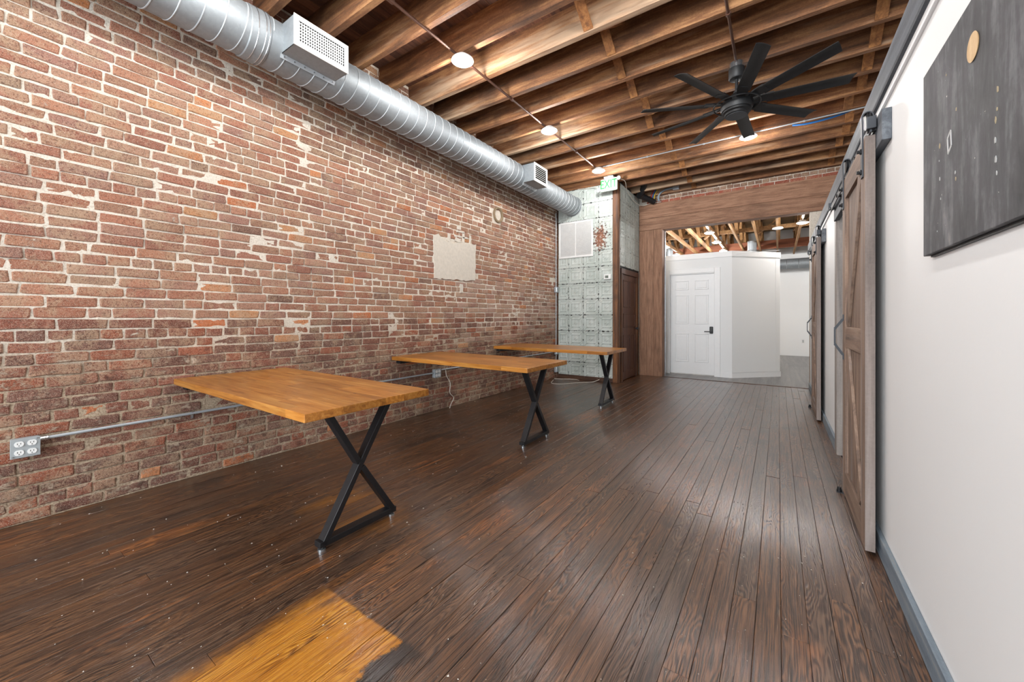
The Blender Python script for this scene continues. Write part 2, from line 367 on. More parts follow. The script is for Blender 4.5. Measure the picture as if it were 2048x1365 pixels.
# ---------------- ceiling: slab, deck boards, joists, bridging
ceil = struct(MB().box(XL-.3, XE+.1, YB-.1, YO+.2, ZD+.03, ZD+.1).build('ceiling', DECK), 'open timber joist ceiling')
bx = XL; 
while bx < XE:
    MB().box(bx+.001, bx+.094, YB, YO+.2, ZD, ZD+.025+rng.uniform(0, .004)).build('deck_board', DECK, ceil, center=True); bx += .095
jys = [3.105+.4068*k for k in range(-15, 13)]
jys[-1] = 7.975
for jy in jys:
    m = MB(); n = 14; wv = rng.uniform(.050, .056)
    for i in range(n+1):                                     # a slightly bowed, hewn timber
        x = XL-.1+(XE-XL+.1)*i/n; s = .006*math.sin(x*1.3+jy*2)+rng.uniform(-.002, .002); t = rng.uniform(-.0015, .0015)
        m.v += [Vector((x, jy-wv+t, ZJ+s)), Vector((x, jy+t, ZJ+s)), Vector((x, jy+t, ZD)), Vector((x, jy-wv+t, ZD))]
    for i in range(n):
        a = i*4
        for q in range(4): m.f.append((a+q, a+(q+1) % 4, a+4+(q+1) % 4, a+4+q))
    m.f += [(0,1,2,3), (n*4, n*4+3, n*4+2, n*4+1)]
    m.build('joist', JOIST, ceil, center=True)
for bxp in (-1.30, .70, 2.4):
    for a, b in zip(jys[:-1], jys[1:]):
        dx = rng.uniform(-.04, .04)
        for s, e in ((0, 0), (1, .085)):
            y0, y1 = a+.003, b-.056; z0, z1 = (ZJ+.012, ZD-.03)
            p, q = ((y0, z1), (y1, z0)) if s == 0 else ((y0, z0), (y1, z1))
            MB().bar((bxp+dx+e, p[0], p[1]), (bxp+dx+e, q[0], q[1]), .08, .02, (0, 1, 1)).build('bridging', BRIDGE, ceil, center=True)

# ---------------- left brick wall
def brick_variant(L, Hh, seed):
    r = random.Random(seed); m = MB(); j = lambda s: r.uniform(-s, s); a, b = L/2, Hh/2; c = r.uniform(.002, .010)
    out = [(-a+c+j(.004), -b+j(.003)), (j(a*.5), -b+j(.004)), (a-c+j(.004), -b+j(.003)), (a+j(.004), -b+c*.7+j(.003)), (a+j(.004), b-c*.7+j(.003)),
           (a-c+j(.004), b+j(.003)), (j(a*.5), b+j(.004)), (-a+c+j(.004), b+j(.003)), (-a+j(.004), b-c*.7+j(.003)), (-a+j(.004), -b+c*.7+j(.003))]
    n = len(out); ins = .0045
    for d, sc in ((-.05, 0), (-.004, 0), (0, ins)):
        for (y, z) in out:
            y2 = y-math.copysign(min(sc*1.3, abs(y)), y); z2 = z-math.copysign(min(sc, abs(z)), z)
            m.v.append(Vector((d+(j(.0016) if sc else 0), y2, z2)))
    for k in range(2):
        for i in range(n): m.f.append((k*n+i, k*n+(i+1) % n, (k+1)*n+(i+1) % n, (k+1)*n+i))
    m.v.append(Vector((.0012, 0, 0))); ce = len(m.v)-1
    for i in range(n): m.f.append((2*n+i, 2*n+(i+1) % n, ce))
    return m
ST = [brick_variant(.2045, .0585, 100+i) for i in range(10)]; HD = [brick_variant(.0995, .0585, 200+i) for i in range(8)]
STM = [b.mesh('brick') for b in ST]; HDM = [b.mesh('brick') for b in HD]
for me in STM+HDM: me.materials.append(MB_BRICK)
def brick_col(r, y, z):
    if z > 1.15: base = r.choice(['96614c', '925e4c', '9c6a54', '8e6652', 'a27058', '8a6256', '98735f', '8c5a4a', '926a5a', '9d7461'])
    else: base = r.choice(['784638', '704236', '804c3c', '664036', '8a4a34', '6a463c'])
    t = r.random()
    if t < .03: base = r.choice(['b0643c', 'b8754a', 'b58058'])
    elif t < .05: base = r.choice(['6e4e42', '74564a'])
    c = Vector(lin(base)[:3])*r.uniform(.88, 1.12)
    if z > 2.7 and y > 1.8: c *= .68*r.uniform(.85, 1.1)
    if y > 3.9 and .85 < z < 1.75 and r.random() < .55: c = c.lerp(Vector(lin('b59a8c')[:3]), r.uniform(.3, .75))
    return c
wl = MB(); NY, NZ = 240, 90                                   # uneven mortar bed behind the bricks
for i in range(NY+1):
    for j in range(NZ+1):
        y = YB+(6.78-YB)*i/NY; z = 3.90*j/NZ
        d = .004*noise.noise((y*3, z*3, 1))+.0035*noise.noise((y*14, z*14, 5))
        wl.v.append(Vector((XL+.0015+d, y, z)))
for i in range(NY):
    for j in range(NZ): a = i*(NZ+1)+j; wl.f.append((a, a+NZ+1, a+NZ+2, a+1))
wl.box(XL-.25, XL-.03, YB-.1, 8.2, -.1, 3.95)
wall_left = struct(wl.build('wall_left', MORTAR, smooth=False), 'old red brick wall with pale lime mortar')
CH = .0687; rows = []; r = random.Random(11)
for k in range(56):
    z = (k+.5)*CH; hdr = k % 7 == 1; step = .109 if hdr else .2145; y = YB-r.uniform(0, .2)
    if not hdr and k % 2: y -= .107
    while y < 6.76:
        L = step; half = hdr
        if not hdr and r.random() < .09: L = .109; half = True
        e = min(y+L, 6.77)
        if e-y > .04 and y > YB-.2:
            yc = (y+e)/2; full = .109 if half else .2145
            skip = (3.48 < yc < 4.24 and 1.70 < z < 2.17) or math.hypot(yc-4.80, (z-2.745)) < .125
            if not skip: rows.append((yc, z+r.uniform(-.0025, .0025)+.006*math.sin(yc*.9+k*.15), (e-y)/full, half, r.randrange(1000)))
        y = e+r.uniform(-.001, .003)
def brick_px(b):
    if b[0] < .05: return 0
    u, v, d = project((XL, b[0], b[1]))
    if d < .2 or not (-10 < u < 2058 and -10 < v < 1375): return 0
    if b[1] > 3.16: return 0
    return (.0985 if b[3] else .204)/d/d*b[0]
rows.sort(key=brick_px, reverse=True)
BX = XL+.0065
stuff = MB(); scol = []
for i, (y, z, sc, half, sd) in enumerate(rows):
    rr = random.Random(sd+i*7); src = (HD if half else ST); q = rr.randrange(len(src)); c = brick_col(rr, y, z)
    dx = rr.uniform(-.004, .004); flip = rr.choice((0, math.pi)); sz = rr.uniform(.96, 1.05)
    if i < 300:
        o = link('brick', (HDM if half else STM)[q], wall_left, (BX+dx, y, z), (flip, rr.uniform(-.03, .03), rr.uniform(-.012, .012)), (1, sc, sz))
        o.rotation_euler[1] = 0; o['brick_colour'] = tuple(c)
    else:
        f = -1 if flip else 1
        o = len(stuff.v); src = src[q]
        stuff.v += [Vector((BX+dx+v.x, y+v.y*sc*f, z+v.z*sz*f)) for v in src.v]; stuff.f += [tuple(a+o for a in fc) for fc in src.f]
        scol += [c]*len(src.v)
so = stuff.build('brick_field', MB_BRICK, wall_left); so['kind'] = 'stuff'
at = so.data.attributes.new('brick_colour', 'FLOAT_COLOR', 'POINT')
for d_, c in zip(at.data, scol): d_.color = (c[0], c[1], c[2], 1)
# plaster patch, ragged
def ragged(poly, amp, stepl, seed):
    r2 = random.Random(seed); out = []
    for (a, b) in zip(poly, poly[1:]+poly[:1]):
        n = max(1, int(math.dist(a, b)/stepl))
        for i in range(n): t = i/n; out.append((a[0]+(b[0]-a[0])*t+r2.uniform(-amp, amp), a[1]+(b[1]-a[1])*t+r2.uniform(-amp, amp)))
    return out
pp = MB().prism(ragged([(3.45, 1.66), (4.25, 1.685), (4.26, 2.20), (4.0, 2.19), (3.80, 2.15), (3.62, 2.17), (3.52, 2.22), (3.44, 2.19)], .011, .05, 3), XL-.02, XL+.016)
for (a, b, c, d_) in [(3.70, 2.16, 3.74, 2.27), (3.82, 2.25, 4.10, 2.275), (3.86, 2.32, 4.02, 2.345), (3.98, 2.18, 4.02, 2.33), (4.12, 2.19, 4.16, 2.32), (3.88, 2.36, 3.95, 2.41), (3.93, 1.50, 3.99, 1.62), (3.84, 2.19, 3.95, 2.24)]:
    pp.prism(ragged([(a, b), (c, b), (c, d_), (a, d_)], .009, .03, int(a*100+b*7)), XL-.02, XL+.014)
o = pp.build('plaster_patch', PLASTER, wall_left, bevel=.003); o['label'] = 'cream plaster patch with ragged edges'
o = MB().lathe([(.085, -.04), (.085, .018), (.10, .03), (.118, .026), (.122, .0), (.122, -.04)], (XL, 4.80, 2.745), 'x', 28, False).build('flue_collar', CLAY, wall_left, smooth=True)
o['label'] = 'round clay flue collar'
MB().lathe([(.088, -.01), (.088, -.006)], (XL, 4.80, 2.745), 'x', 24).build('flue_dark_disc', DARK, wall_left)  # black disc stands in for the dark inside the flue

# ---------------- far wall: brick strip, beam boards, post boards
WF = MB().box(XL, XE, YO+.04, YO+.2, 2.95, ZD+.05).box(XL, -1.90, YO+.04, YO+.2, 0, 2.95).box(XR+.0, XE, YO+.04, YO+.2, 0, 2.95)
wall_far = struct(WF.build('wall_far', MORTAR), 'timber framed opening below a strip of brick')
for i, (z0, z1) in enumerate([(2.92, 3.15), (3.153, 3.435)]):
    MB().box(-2.335, XE, YO-.02, YO+.05, z0, z1).build('header_board', HEADER, wall_far, center=True, bevel=.003)
MB().box(-1.905, XR+.4, YO-.012, YO+.2, 2.905, 2.925).build('header_soffit_board', HEADER, wall_far, center=True, bevel=.002)
for a, b in [(-2.335, -2.19), (-2.188, -2.05), (-2.048, -1.89)]:
    MB().box(a, b, YO-.018, YO+.05, 0, 2.915).build('post_board', POST, wall_far, center=True, bevel=.002)
MB().box(-1.905, -1.888, YO-.01, YO+.2, 0, 2.905).build('jamb_board', POST, wall_far, center=True)
MB().box(-1.888, -1.868, YO+.17, YO+.2, 0, 2.9).build('metal_corner_bead', CHROME, wall_far, center=True)
rb = random.Random(5)
for k in range(4):
    z = 3.47+k*.0687; x = -2.2-(.1 if k % 2 else 0)
    while x < 3.2:
        hdr = k == 1; L = .109 if hdr else .2145
        me = (HDM if hdr else STM)[rb.randrange(8)]
        o = link('brick', me, wall_far, (x+L/2, YO+.03+rb.uniform(-.004, .004), z), (0, 0, -math.pi/2))
        base = rb.choice(['9c4a38', 'a2503c', '94422f']) if k == 0 else rb.choice(['8a6a58', '7c5a4c', '9a7a68'])
        o['brick_colour'] = tuple(Vector(lin(base)[:3])*rb.uniform(.85, 1.15)); x += L
# ---------------- closet of pressed tin panels
YC, XC = 6.75, -2.345
tile = MB(); N = 12; T = .296; prof = lambda d: .010 if d > .93 else (.002 if d > .86 else (.009 if d > .78 else (.0045 if d > .52 else (.008 if d > .44 else .003))))
for i in range(N+1):
    for j in range(N+1):
        u, v = (i/N*2-1), (j/N*2-1); d = max(abs(u), abs(v)); h = prof(d)
        if .4 < d < .9 and abs(abs(u)-abs(v)) < .09: h += .007
        if abs(u)+abs(v) < .3: h += .005
        tile.v.append(Vector((u*T/2, -h*1.15, v*T/2)))
for i in range(N):
    for j in range(N): a = i*(N+1)+j; tile.f.append((a, a+N+1, a+N+2, a+1))
tile_me = tile.mesh('tin_tile'); tile_me.materials.append(TIN)
wcf = struct(MB().box(XL, XC, YC+.004, YC+.08, 0, ZJ+.05).build('wall_closet_front', plain('tin_backing', '2a2724', .8)), 'closet front clad in pale green pressed tin')
wcs = struct(MB().box(XC-.08, XC-.012, YC+.05, YO, 2.05, ZJ+.05).box(XC-.08, XC-.012, YC+.05, 6.9, 0, 2.05).box(XC-.08, XC-.012, 7.9, YO, 0, 2.05).build('wall_closet_side', plain('tin_backing_side', '2a2724', .8)), 'closet side clad in pressed tin above a door')
for c in range(4):
    for k in range(12):
        zc = .03+T*(k+.5); xc = -3.31-.15+.302*c
        x0, x1 = max(xc-.15, -3.54), min(xc+.15, XC-.06); z1 = min(zc+T/2, ZJ+.02)
        if x1-x0 < .05 or z1-(zc-T/2) < .05: continue
        o = link('tin_tile', tile_me, wcf, ((x0+x1)/2, YC, zc), (0, 0, 0), ((x1-x0)/T, 1, .985))
        o.rotation_euler[0] = rng.uniform(-.006, .006)
for c in range(4):
    for k in range(7, 13):
        zc = .03+T*(k+.5); z0, z1 = max(zc-T/2, 2.07), min(zc+T/2, ZJ+.03)
        if z1-z0 < .05: continue
        link('tin_tile', tile_me, wcs, (XC-.010, YC+.10+.145+.29*c, (z0+z1)/2), (0, 0, R(90)), (.975, 1, (z1-z0)/T))
MB().box(XC-.095, XC+.004, YC-.022, YC+.075, 0, ZJ+.0).build('corner_post', TRIMZ, wcf, bevel=.006)
MB().box(XC+.004, XC+.018, YC+.0, YC+.06, 0, ZJ-.15).build('corner_bead', TRIMZ, wcf, bevel=.004)
MB().box(XL+.02, -3.525, YC-.02, YC+.01, 0, 3.30).build('edge_trim', TRIMZ, wcf, bevel=.004)
MB().box(-3.525, XC-.095, YC-.018, YC+.0, 0, .075).build('base_trim', TRIMX, wcf, bevel=.003)
# closet door
d1 = struct(MB().box(XC-.045, XC-.012, 6.965, 7.83, .012, 1.965).build('door_1', OLDDOOR, bevel=.003), 'dark brown panelled closet door')
for (a, b) in [(6.90, 6.975), (7.82, 7.90)]: MB().box(XC-.03, XC+.012, a, b, 0, 2.0).build('casing', TRIMZ, d1, bevel=.004)
MB().box(XC-.03, XC+.018, 6.885, 7.915, 1.965, 2.06).build('casing', OLDDOOR, d1, bevel=.004)
def dpanel(y0, y1, z0, z1):
    m = MB(); x = XC-.012
    for s in ((y0, y0+.014, z0, z1), (y1-.014, y1, z0, z1), (y0+.014, y1-.014, z0, z0+.014), (y0+.014, y1-.014, z1-.014, z1)): m.box(x-.002, x+.010, *s)
    m.build('panel_molding', OLDDOOR, d1, bevel=.003)
for (z0, z1) in [(1.36, 1.86), (.16, .84)]:
    dpanel(7.05, 7.37, z0, z1); dpanel(7.44, 7.75, z0, z1)
dpanel(7.05, 7.75, .98, 1.24)
MB().lathe([(.012, 0), (.012, .03), (.026, .036), (.03, .05), (.02, .062)], (XC-.012, 7.79, .95), 'x', 14).build('door_knob', STEEL, d1, smooth=True)

# ---------------- white box room in the back with its door
Y2 = 8.55
wb = MB().box(-2.6, -1.885, Y2, Y2+.1, 0, 2.40).box(-1.015, -.735, Y2, Y2+.1, 0, 2.40).box(-1.885, -1.015, Y2, Y2+.1, 2.07, 2.40)
wb.prism([(-.735, Y2), (.028, Y2+.763), (-.05, Y2+.84), (-.81, Y2+.08)], 0, 2.40, 'z').prism([(-.04, Y2+.69), (.028, Y2+.763), (.028, 12.2), (-.06, 12.2), (-.06, Y2+.8)], 0, 2.40, 'z')
wb.box(-2.6, .02, Y2+.05, Y2+.06, 2.39, 2.40)
wall_box = struct(wb.build('wall_box_room', WHITE), 'white box room with an angled corner')
def band(z0, z1, t, nm, m):
    q = MB(); q.box(-2.6, -.735, Y2-t, Y2, z0, z1) if z0 > 1 else q.box(-2.6, -1.93, Y2-t, Y2, z0, z1).box(-.935, -.735, Y2-t, Y2, z0, z1)
    k = t*.7071; q.prism([(-.735, Y2-t), (-.735+.02, Y2), (.028+t, Y2+.763-.002), (.028+t, Y2+.77), (.02, Y2+.775), (-.745, Y2)], z0, z1, 'z')
    q.prism([(-.735, Y2-t), (.028+t, Y2+.763-t*.4), (.028, Y2+.763), (-.735, Y2)], z0, z1, 'z')
    return struct(q.build(nm, m))
band(2.345, 2.45, .012, 'trim_2', WHITEDOOR); band(0, .10, .014, 'baseboard_box_room', WHITEDOOR)
d2 = struct(MB().box(-1.86, -1.043, Y2+.03, Y2+.07, .02, 2.045).build('door_2', WHITEDOOR, bevel=.002), 'white six panel door')
for a, b, z0, z1 in [(-1.945, -1.865, 0, 2.15), (-1.035, -.935, 0, 2.15), (-1.865, -1.035, 2.06, 2.15)]:
    MB().box(a, b, Y2-.018, Y2+.0, z0, z1).build('casing', WHITEDOOR, d2, bevel=.004)
for a, b, z0, z1 in [(-1.885, -1.863, 0, 2.065), (-1.04, -1.015, 0, 2.065), (-1.885, -1.015, 2.045, 2.07)]:
    MB().box(a, b, Y2-.004, Y2+.09, z0, z1).build('jamb', WHITEDOOR, d2)
def wpanel(x0, x1, z0, z1):
    m = MB(); y = Y2+.03
    for s in ((x0, x0+.012, z0, z1), (x1-.012, x1, z0, z1), (x0, x1, z0, z0+.012), (x0, x1, z1-.012, z1)): m.box(s[0], s[1], y-.011, y+.002, s[2], s[3])
    m.box(x0+.032, x1-.032, y-.009, y+.002, z0+.032, z1-.032); m.build('panel', WHITEDOOR, d2, bevel=.003)
for x0, x1 in [(-1.76, -1.51), (-1.395, -1.145)]:
    for z0, z1 in [(1.73, 1.915), (1.035, 1.62), (.265, .835)]: wpanel(x0, x1, z0, z1)
hnd = MB().box(-1.125, -1.062, Y2+.005, Y2+.03, .845, .985).build('lock_plate', BLACK, d2, bevel=.012)
MB().bar((-1.095, Y2-.02, .885), (-1.215, Y2-.02, .885), .016, .018).bar((-1.095, Y2+.01, .885), (-1.095, Y2-.024, .885), .02, .02).build('lever', BLACK, hnd, bevel=.003)

# ---------------- back room shell
struct(MB().box(-6, XE+.1, 14.5, 14.7, -.1, 2.80).build('wall_rear', WHITE), 'white painted rear wall')
struct(MB().box(-6, XE+.1, 14.3, 14.7, 2.80, 4.1).build('wall_rear_soffit', WHITE))
struct(MB().box(-6.1, -6, YO+.1, 14.7, -.1, 4.1).build('wall_back_room_left', WHITE))
struct(MB().box(XE, XE+.1, YB-.1, 14.7, -.1, 4.1).build('wall_outer_right', WHITE))
struct(MB().box(-6.1, XL+.1, YO+.04, YO+.2, -.1, 4.1).build('wall_back_room_near', WHITE))
cb = struct(MB().box(-6.1, XE+.1, YO+.2, 14.7, 3.80, 3.86).build('ceiling_back_room', PLY), 'plywood roof over exposed trusses')
for k in range(20):
    x = -2.02+.4*(k-6)
    MB().box(x-.02, x+.02, YO+.25, 14.3, 3.05, 3.14).build('bottom_chord', CHORD, cb, center=True)
    MB().box(x-.02, x+.02, YO+.25, 14.3, 3.70, 3.79).build('top_chord', CHORD, cb, center=True)
    for q in range(4):
        y = 9.0+q*1.4; MB().bar((x+.025, y, 3.12), (x+.025, y+.7, 3.74), .02, .07, (1, 0, 0)).build('web', CHORD, cb, center=True)
        MB().bar((x+.025, y+.7, 3.74), (x+.025, y+1.4, 3.12), .02, .07, (1, 0, 0)).build('web', CHORD, cb, center=True)
MB().box(-5, XE, 10.45, 10.49, 3.14, 3.23).build('lateral_brace', CHORD, cb, center=True)
MB().box(-5, XE, 12.9, 12.98, 3.07, 3.30).build('cross_beam', REDBEAM, cb, center=True)
for x0, x1 in [(-1.6, -.9), (-.4, .25), (.3, .9)]:
    MB().bar((x0, 11.2, 3.2), (x1, 11.2, 3.72), .03, .07, (0, 1, 0)).build('diagonal_brace', CHORD, cb, center=True)

# ---------------- right partition with two sliding-door openings
ZP = 2.235; O1 = (3.46, 4.32); O2 = (6.36, 7.16)
m = MB()
for a, b in [(YB, O1[0]), (O1[1], O2[0]), (O2[1], YO)]: m.box(XR, XR+.12, a, b, 0, ZP)
for a, b in (O1, O2): m.box(XR, XR+.12, a, b, 2.03, ZP)
wall_right = struct(m.build('wall_right', WHITE), 'low white partition wall')
struct(MB().box(XR+.0, XE, YB, YO, 2.30, 2.36).build('ceiling_side_rooms', WHITE))
struct(MB().box(XR-.028, XR+.14, YB, YO+.02, 2.236, 2.372).build('trim_3', GREYB, bevel=.012), 'grey stained board capping the partition')
struct(MB().box(XR-.012, XR, YB, YO, 2.205, 2.236).build('trim_4', WHITE))
for i, (a, b) in enumerate([(YB, O1[0]-.09), (O1[1]+.09, O2[0]-.09), (O2[1]+.09, YO)]):
    struct(MB().box(XR-.02, XR, a, b, 0, .10).build('baseboard_right', BASEB, bevel=.003), 'blue grey stained baseboard')
tn = 5
for a, b in (O1, O2):
    for y0, y1 in ((a-.09, a+.01), (b-.01, b+.09)):
        struct(MB().box(XR-.022, XR, y0, y1, 0, 2.04).build('trim_%d' % tn, JAMB, bevel=.003), 'weathered wooden door casing'); tn += 1
    for y0, y1 in ((a, a+.02), (b-.02, b)):
        struct(MB().box(XR-.018, XR+.135, y0, y1, 0, 2.03).build('trim_%d' % tn, JAMB, bevel=.002), 'weathered wooden door jamb'); tn += 1

# ---------------- wall behind the camera, unseen window added to let daylight in
m = MB()
for a, b, c, d_ in [(XL-.1, -3.3, 0, 3.95), (3.2, XE+.1, 0, 3.95), (-3.3, 3.2, 0, .25), (-3.3, 3.2, 3.2, 3.95)]: m.box(a, b, YB-.15, YB, c, d_)
struct(m.build('wall_back', WHITE))
win = struct(MB().box(-3.3, 3.2, YB-.09, YB-.08, .25, 3.2).build('window_1', GLASS), 'large unseen window added for daylight')
for x in (-3.3, -1.7, -.08, 1.55, 3.14): MB().box(x, x+.06, YB-.12, YB-.05, .25, 3.2).build('mullion', BLACK, win)

# ================================================================== THINGS
# ---------------- tables fixed to the brick wall
def make_table():
    t = thing('wall_table', '', 'table')
    MB().box(-.885, .885, -.3765, .3765, .700, .741).build('tabletop', TABLE, t, world=False, bevel=.003)
    X = .735; up = (1, 0, 0)
    B = lambda nm, a, b, mt=BLACK: MB().bar((X, a[0], a[1]), (X, b[0], b[1]), .03, .052, up).build(nm, mt, t, world=False, bevel=.002)
    B('long_bar', (-.212, .030), (.192, .695)); B('upper_bar', (-.192, .695), (-.012, .385)); B('lower_bar', (.008, .355), (.210, .045))
    MB().box(X-.026, X+.026, -.235, .232, .022, .052).build('base_bar', BLACK, t, world=False, bevel=.002)
    MB().box(X-.03, X+.03, -.23, .23, .694, .7).build('top_plate', BLACK, t, world=False)
    for y in (-.215, .21): MB().lathe([(.02, 0), (.02, .012), (.008, .014), (.008, .024)], (X+.005, y, 0), 'z', 16).build('foot', CHROME, t, world=False, smooth=True)
    MB().box(-.865, -.80, -.33, .33, .662, .70).build('wall_bracket', BLACK, t, world=False, bevel=.002)
    return t
t1 = make_table(); tabs = [t1, copy_tree(t1), copy_tree(t1)]
for t, y, lab in zip(tabs, (.911, 2.787, 4.65), ('honey pine table by the quad outlet at the free end of the conduit',
        'middle honey pine table between two others along the brick wall', 'honey pine table standing next to the pale tin closet')):
    t.location = (-2.640, y+.3765, 0); tag(t, lab, 'table', 'wall tables with black crossed legs')

# ---------------- spiral duct
DX, DZ = -3.225, 3.276
duct = thing('spiral_duct', 'round galvanised spiral duct running under the joists along brick wall', 'duct', (DX, 2.0, DZ))
RS = .178
MB().lathe([(RS-.003, YB), (RS-.003, 1.24)], (DX, 0, DZ), 'y', 48, False).build('duct_section', GALV, duct, smooth=True)
MB().lathe([(RS-.001, 1.215), (RS+.004, 1.222), (RS+.004, 1.26), (RS+.008, 1.30), (RS+.008, 1.345), (RS+.001, 1.352)], (DX, 0, DZ), 'y', 48, False).build('coupling_sleeve', GALV, duct, smooth=True)
MB().lathe([(RS, 1.33), (RS, YC-.003)], (DX, 0, DZ), 'y', 48, False).build('duct_section', GALV, duct, smooth=True)
MB().lathe([(RS+.002, YC-.02), (RS+.010, YC-.014), (RS+.010, YC-.004)], (DX, 0, DZ), 'y', 48, False).build('wall_collar', GALV, duct, smooth=True)
def helix(y0, y1, cx, rad, pitch):
    m = MB(); n = int((y1-y0)/pitch*40); pts = []
    for i in range(n+1):
        y = y0+(y1-y0)*i/n; a = 2*math.pi*(y-y0)/pitch; pts.append((cx+rad*math.cos(a), y, DZ+rad*math.sin(a)))
    m.tube(pts, .0042, 5); return m
helix(-.2, 1.21, DX, RS-.003, .116).build('spiral_seam', SEAM, duct, smooth=True)
helix(1.36, YC-.02, DX, RS, .116).build('spiral_seam', SEAM, duct, smooth=True)
for y, e in ((1.262, .006), (1.31, .009), (1.335, .009)): MB().lathe([(RS+e, y-.003), (RS+e+.003, y), (RS+e, y+.003)], (DX, 0, DZ), 'y', 48, False).build('band', CHROME, duct, smooth=True)

def register(y0, y1, z0, z1, label, vert):
    x1 = -2.90
    xk = x1-.20; m = MB().box(xk, x1, y0, y1, z0, z0+.003).box(xk, x1, y0, y1, z1-.003, z1).box(xk, x1, y0, y0+.003, z0, z1).box(xk, x1, y1-.003, y1, z0, z1)
    t = m.build('air_register', GALV, duct, center=True); t['label'] = label
    MB().bar((-3.092, y0-.004, z0-.012), (-3.092, y1+.004, z0-.012), .005, .034, (.5, 0, 1)).build('saddle_flange', EMT, t)
    for i in range(6): MB().lathe([(.005, 0), (.005, .006)], (-3.09, y0+.02+(y1-y0-.04)*i/5, z0-.014), 'x', 8).build('screw', CHROME, t)
    b = .032; g = MB()
    for s in ((y0-.004, y1+.004, z0-.004, z0+b), (y0-.004, y1+.004, z1-b, z1+.004), (y0-.004, y0+b, z0+b, z1-b), (y1-b, y1+.004, z0+b, z1-b)): g.box(x1, x1+.007, *s)
    g.build('grille_frame', WHITEPL, t, bevel=.002)
    MB().box(x1-.03, x1-.025, y0+.003, y1-.003, z0+.003, z1-.003).build('dark_backing', DARK, t)  # black sheet stands in for the shaded duct interior behind the grille
    lv = MB(); n = 7
    for i in range(n): z = z0+b+(z1-z0-2*b)*(i+.5)/n; lv.bar((x1-.006, y0+b, z), (x1-.006, y1-b, z), .006 if vert else .016, .006 if vert else .005, (.6, 0, .8) if not vert else (0, 0, 1))
    if vert:
        k = 20
        for i in range(k): y = y0+b+(y1-y0-2*b)*(i+.5)/k; lv.box(x1-.010, x1-.003, y-.0026, y+.0026, z0+b, z1-b)
    lv.build('louver_bars', WHITEPL, t)
    return t
register(1.43, 1.855, 3.166, 3.385, 'wide white duct register with a square mesh grille beside the duct coupling', True)
register(4.79, 5.17, 3.150, 3.410, 'white louvred duct register farther along the duct near the tin closet', False)

# ---------------- ceiling lamps
def make_lamp():
    t = thing('disk_lamp', '', 'ceiling lamp')
    MB().lathe([(.055, .045), (.055, .03), (.085, .022), (.098, .010), (.100, .0), (.084, -.004)], (0, 0, 0), 'z', 32).build('housing', WHITEPL, t, world=False, smooth=True)
    MB().lathe([(.084, .002), (.080, -.010), (.055, -.018), (.02, -.021)], (0, 0, 0), 'z', 32).build('lens', LENS, t, world=False, smooth=True)
    l = bpy.data.lights.new('lamp_light', 'POINT'); l.shadow_soft_size = .055; l.energy = LAMP_W; l.color = (1, .985, .965)
    o = bpy.data.objects.new('lamp_light', l); COL.objects.link(o); o.parent = t; o.location = (0, 0, -.085)
    return t
lp = make_lamp(); first = True
lamps = [(-2.37, 2.66, 3.51, 'lit round disk lamp on brown conduit nearest the mesh register'), (-2.37, 4.28, 3.51, 'lit round disk lamp in the middle of the brown conduit'),
         (-2.37, 5.90, 3.51, 'lit round disk lamp at brown conduit end above the exit sign'), (-.322, 5.88, 3.51, 'lit round disk lamp behind the ceiling fan'),
         (-2.37, 1.02, 3.51, 'lit round disk lamp over the table by the quad outlet'), (-2.37, -.62, 3.51, 'unseen lamp added for light on brown conduit toward the window'),  # the one behind the camera is unseen, added for light
         (-.322, 2.40, 3.51, 'unseen lamp added for light on the fan conduit over the walkway'), (-.322, .60, 3.51, 'unseen lamp added for light on the fan conduit beside the chalkboard'), (-.322, -1.2, 3.51, 'unseen lamp added for light on fan conduit near the window')]  # these out-of-view lamps are added for more light
rear = [(.385, 9.30), (-1.225, 9.30), (-1.235, 10.6), (-1.245, 12.05), (-2.46, 12.05)]
rlab = ['lit disk lamp beside the partition end in the back room', 'first lamp past the beam on white back room conduit', 'middle lamp of three on the white back room conduit',
        'lamp at the rear end of the white back room conduit', 'lit disk lamp over the vent stack behind the box room wall']
rear += [(1.98, 10.6), (1.98, 12.05), (-2.42, 9.3), (-2.42, 10.6)]  # extra lamps out of view, added to brighten the back room
rlab += ['unseen fill lamp added past the partition end at mid room', 'unseen fill lamp added past the partition end on the rear wall side',
         'unseen fill lamp added over the box room close to the timber post', 'unseen fill lamp added over the middle of the box room']
lamps += [(x, y, 2.985, lb) for (x, y), lb in zip(rear, rlab)]
for i, (x, y, z, lab) in enumerate(lamps):
    t = lp if i == 0 else copy_tree(lp); t.location = (x, y, z)
    tag(t, lab, 'ceiling lamp', 'lamps in the back room' if z < 3.2 else 'lamps under the main ceiling')

# ---------------- conduits on the ceiling
def conduit(name, label, pts, r, mat, joints=(), group=None):
    t = thing(name, label, 'conduit', pts[0], group); MB().tube(pts, r, 10).build('pipe', mat, t, smooth=True)
    for a, b in joints: MB().tube([a, b], r*1.7, 10).build('coupling', mat, t, smooth=True)
    return t
zc = ZJ-.012
conduit('ceiling_conduit', 'brown conduit carrying the row of disk lamps', [(-2.41, -1.5, zc), (-2.41, 5.86, zc)], .0115, BROWNPIPE,
        [((-2.41, 1.86, zc), (-2.41, 1.92, zc)), ((-2.41, 2.79, zc), (-2.41, 2.84, zc)), ((-2.41, 3.50, zc), (-2.41, 3.53, zc)), ((-2.41, 5.14, zc), (-2.41, 5.17, zc))])
conduit('ceiling_conduit', 'brown conduit leading to the ceiling fan', [(-.325, -1.5, zc), (-.325, 4.20, zc)], .0115, BROWNPIPE, [((-.325, 3.47, zc), (-.325, 3.50, zc))])
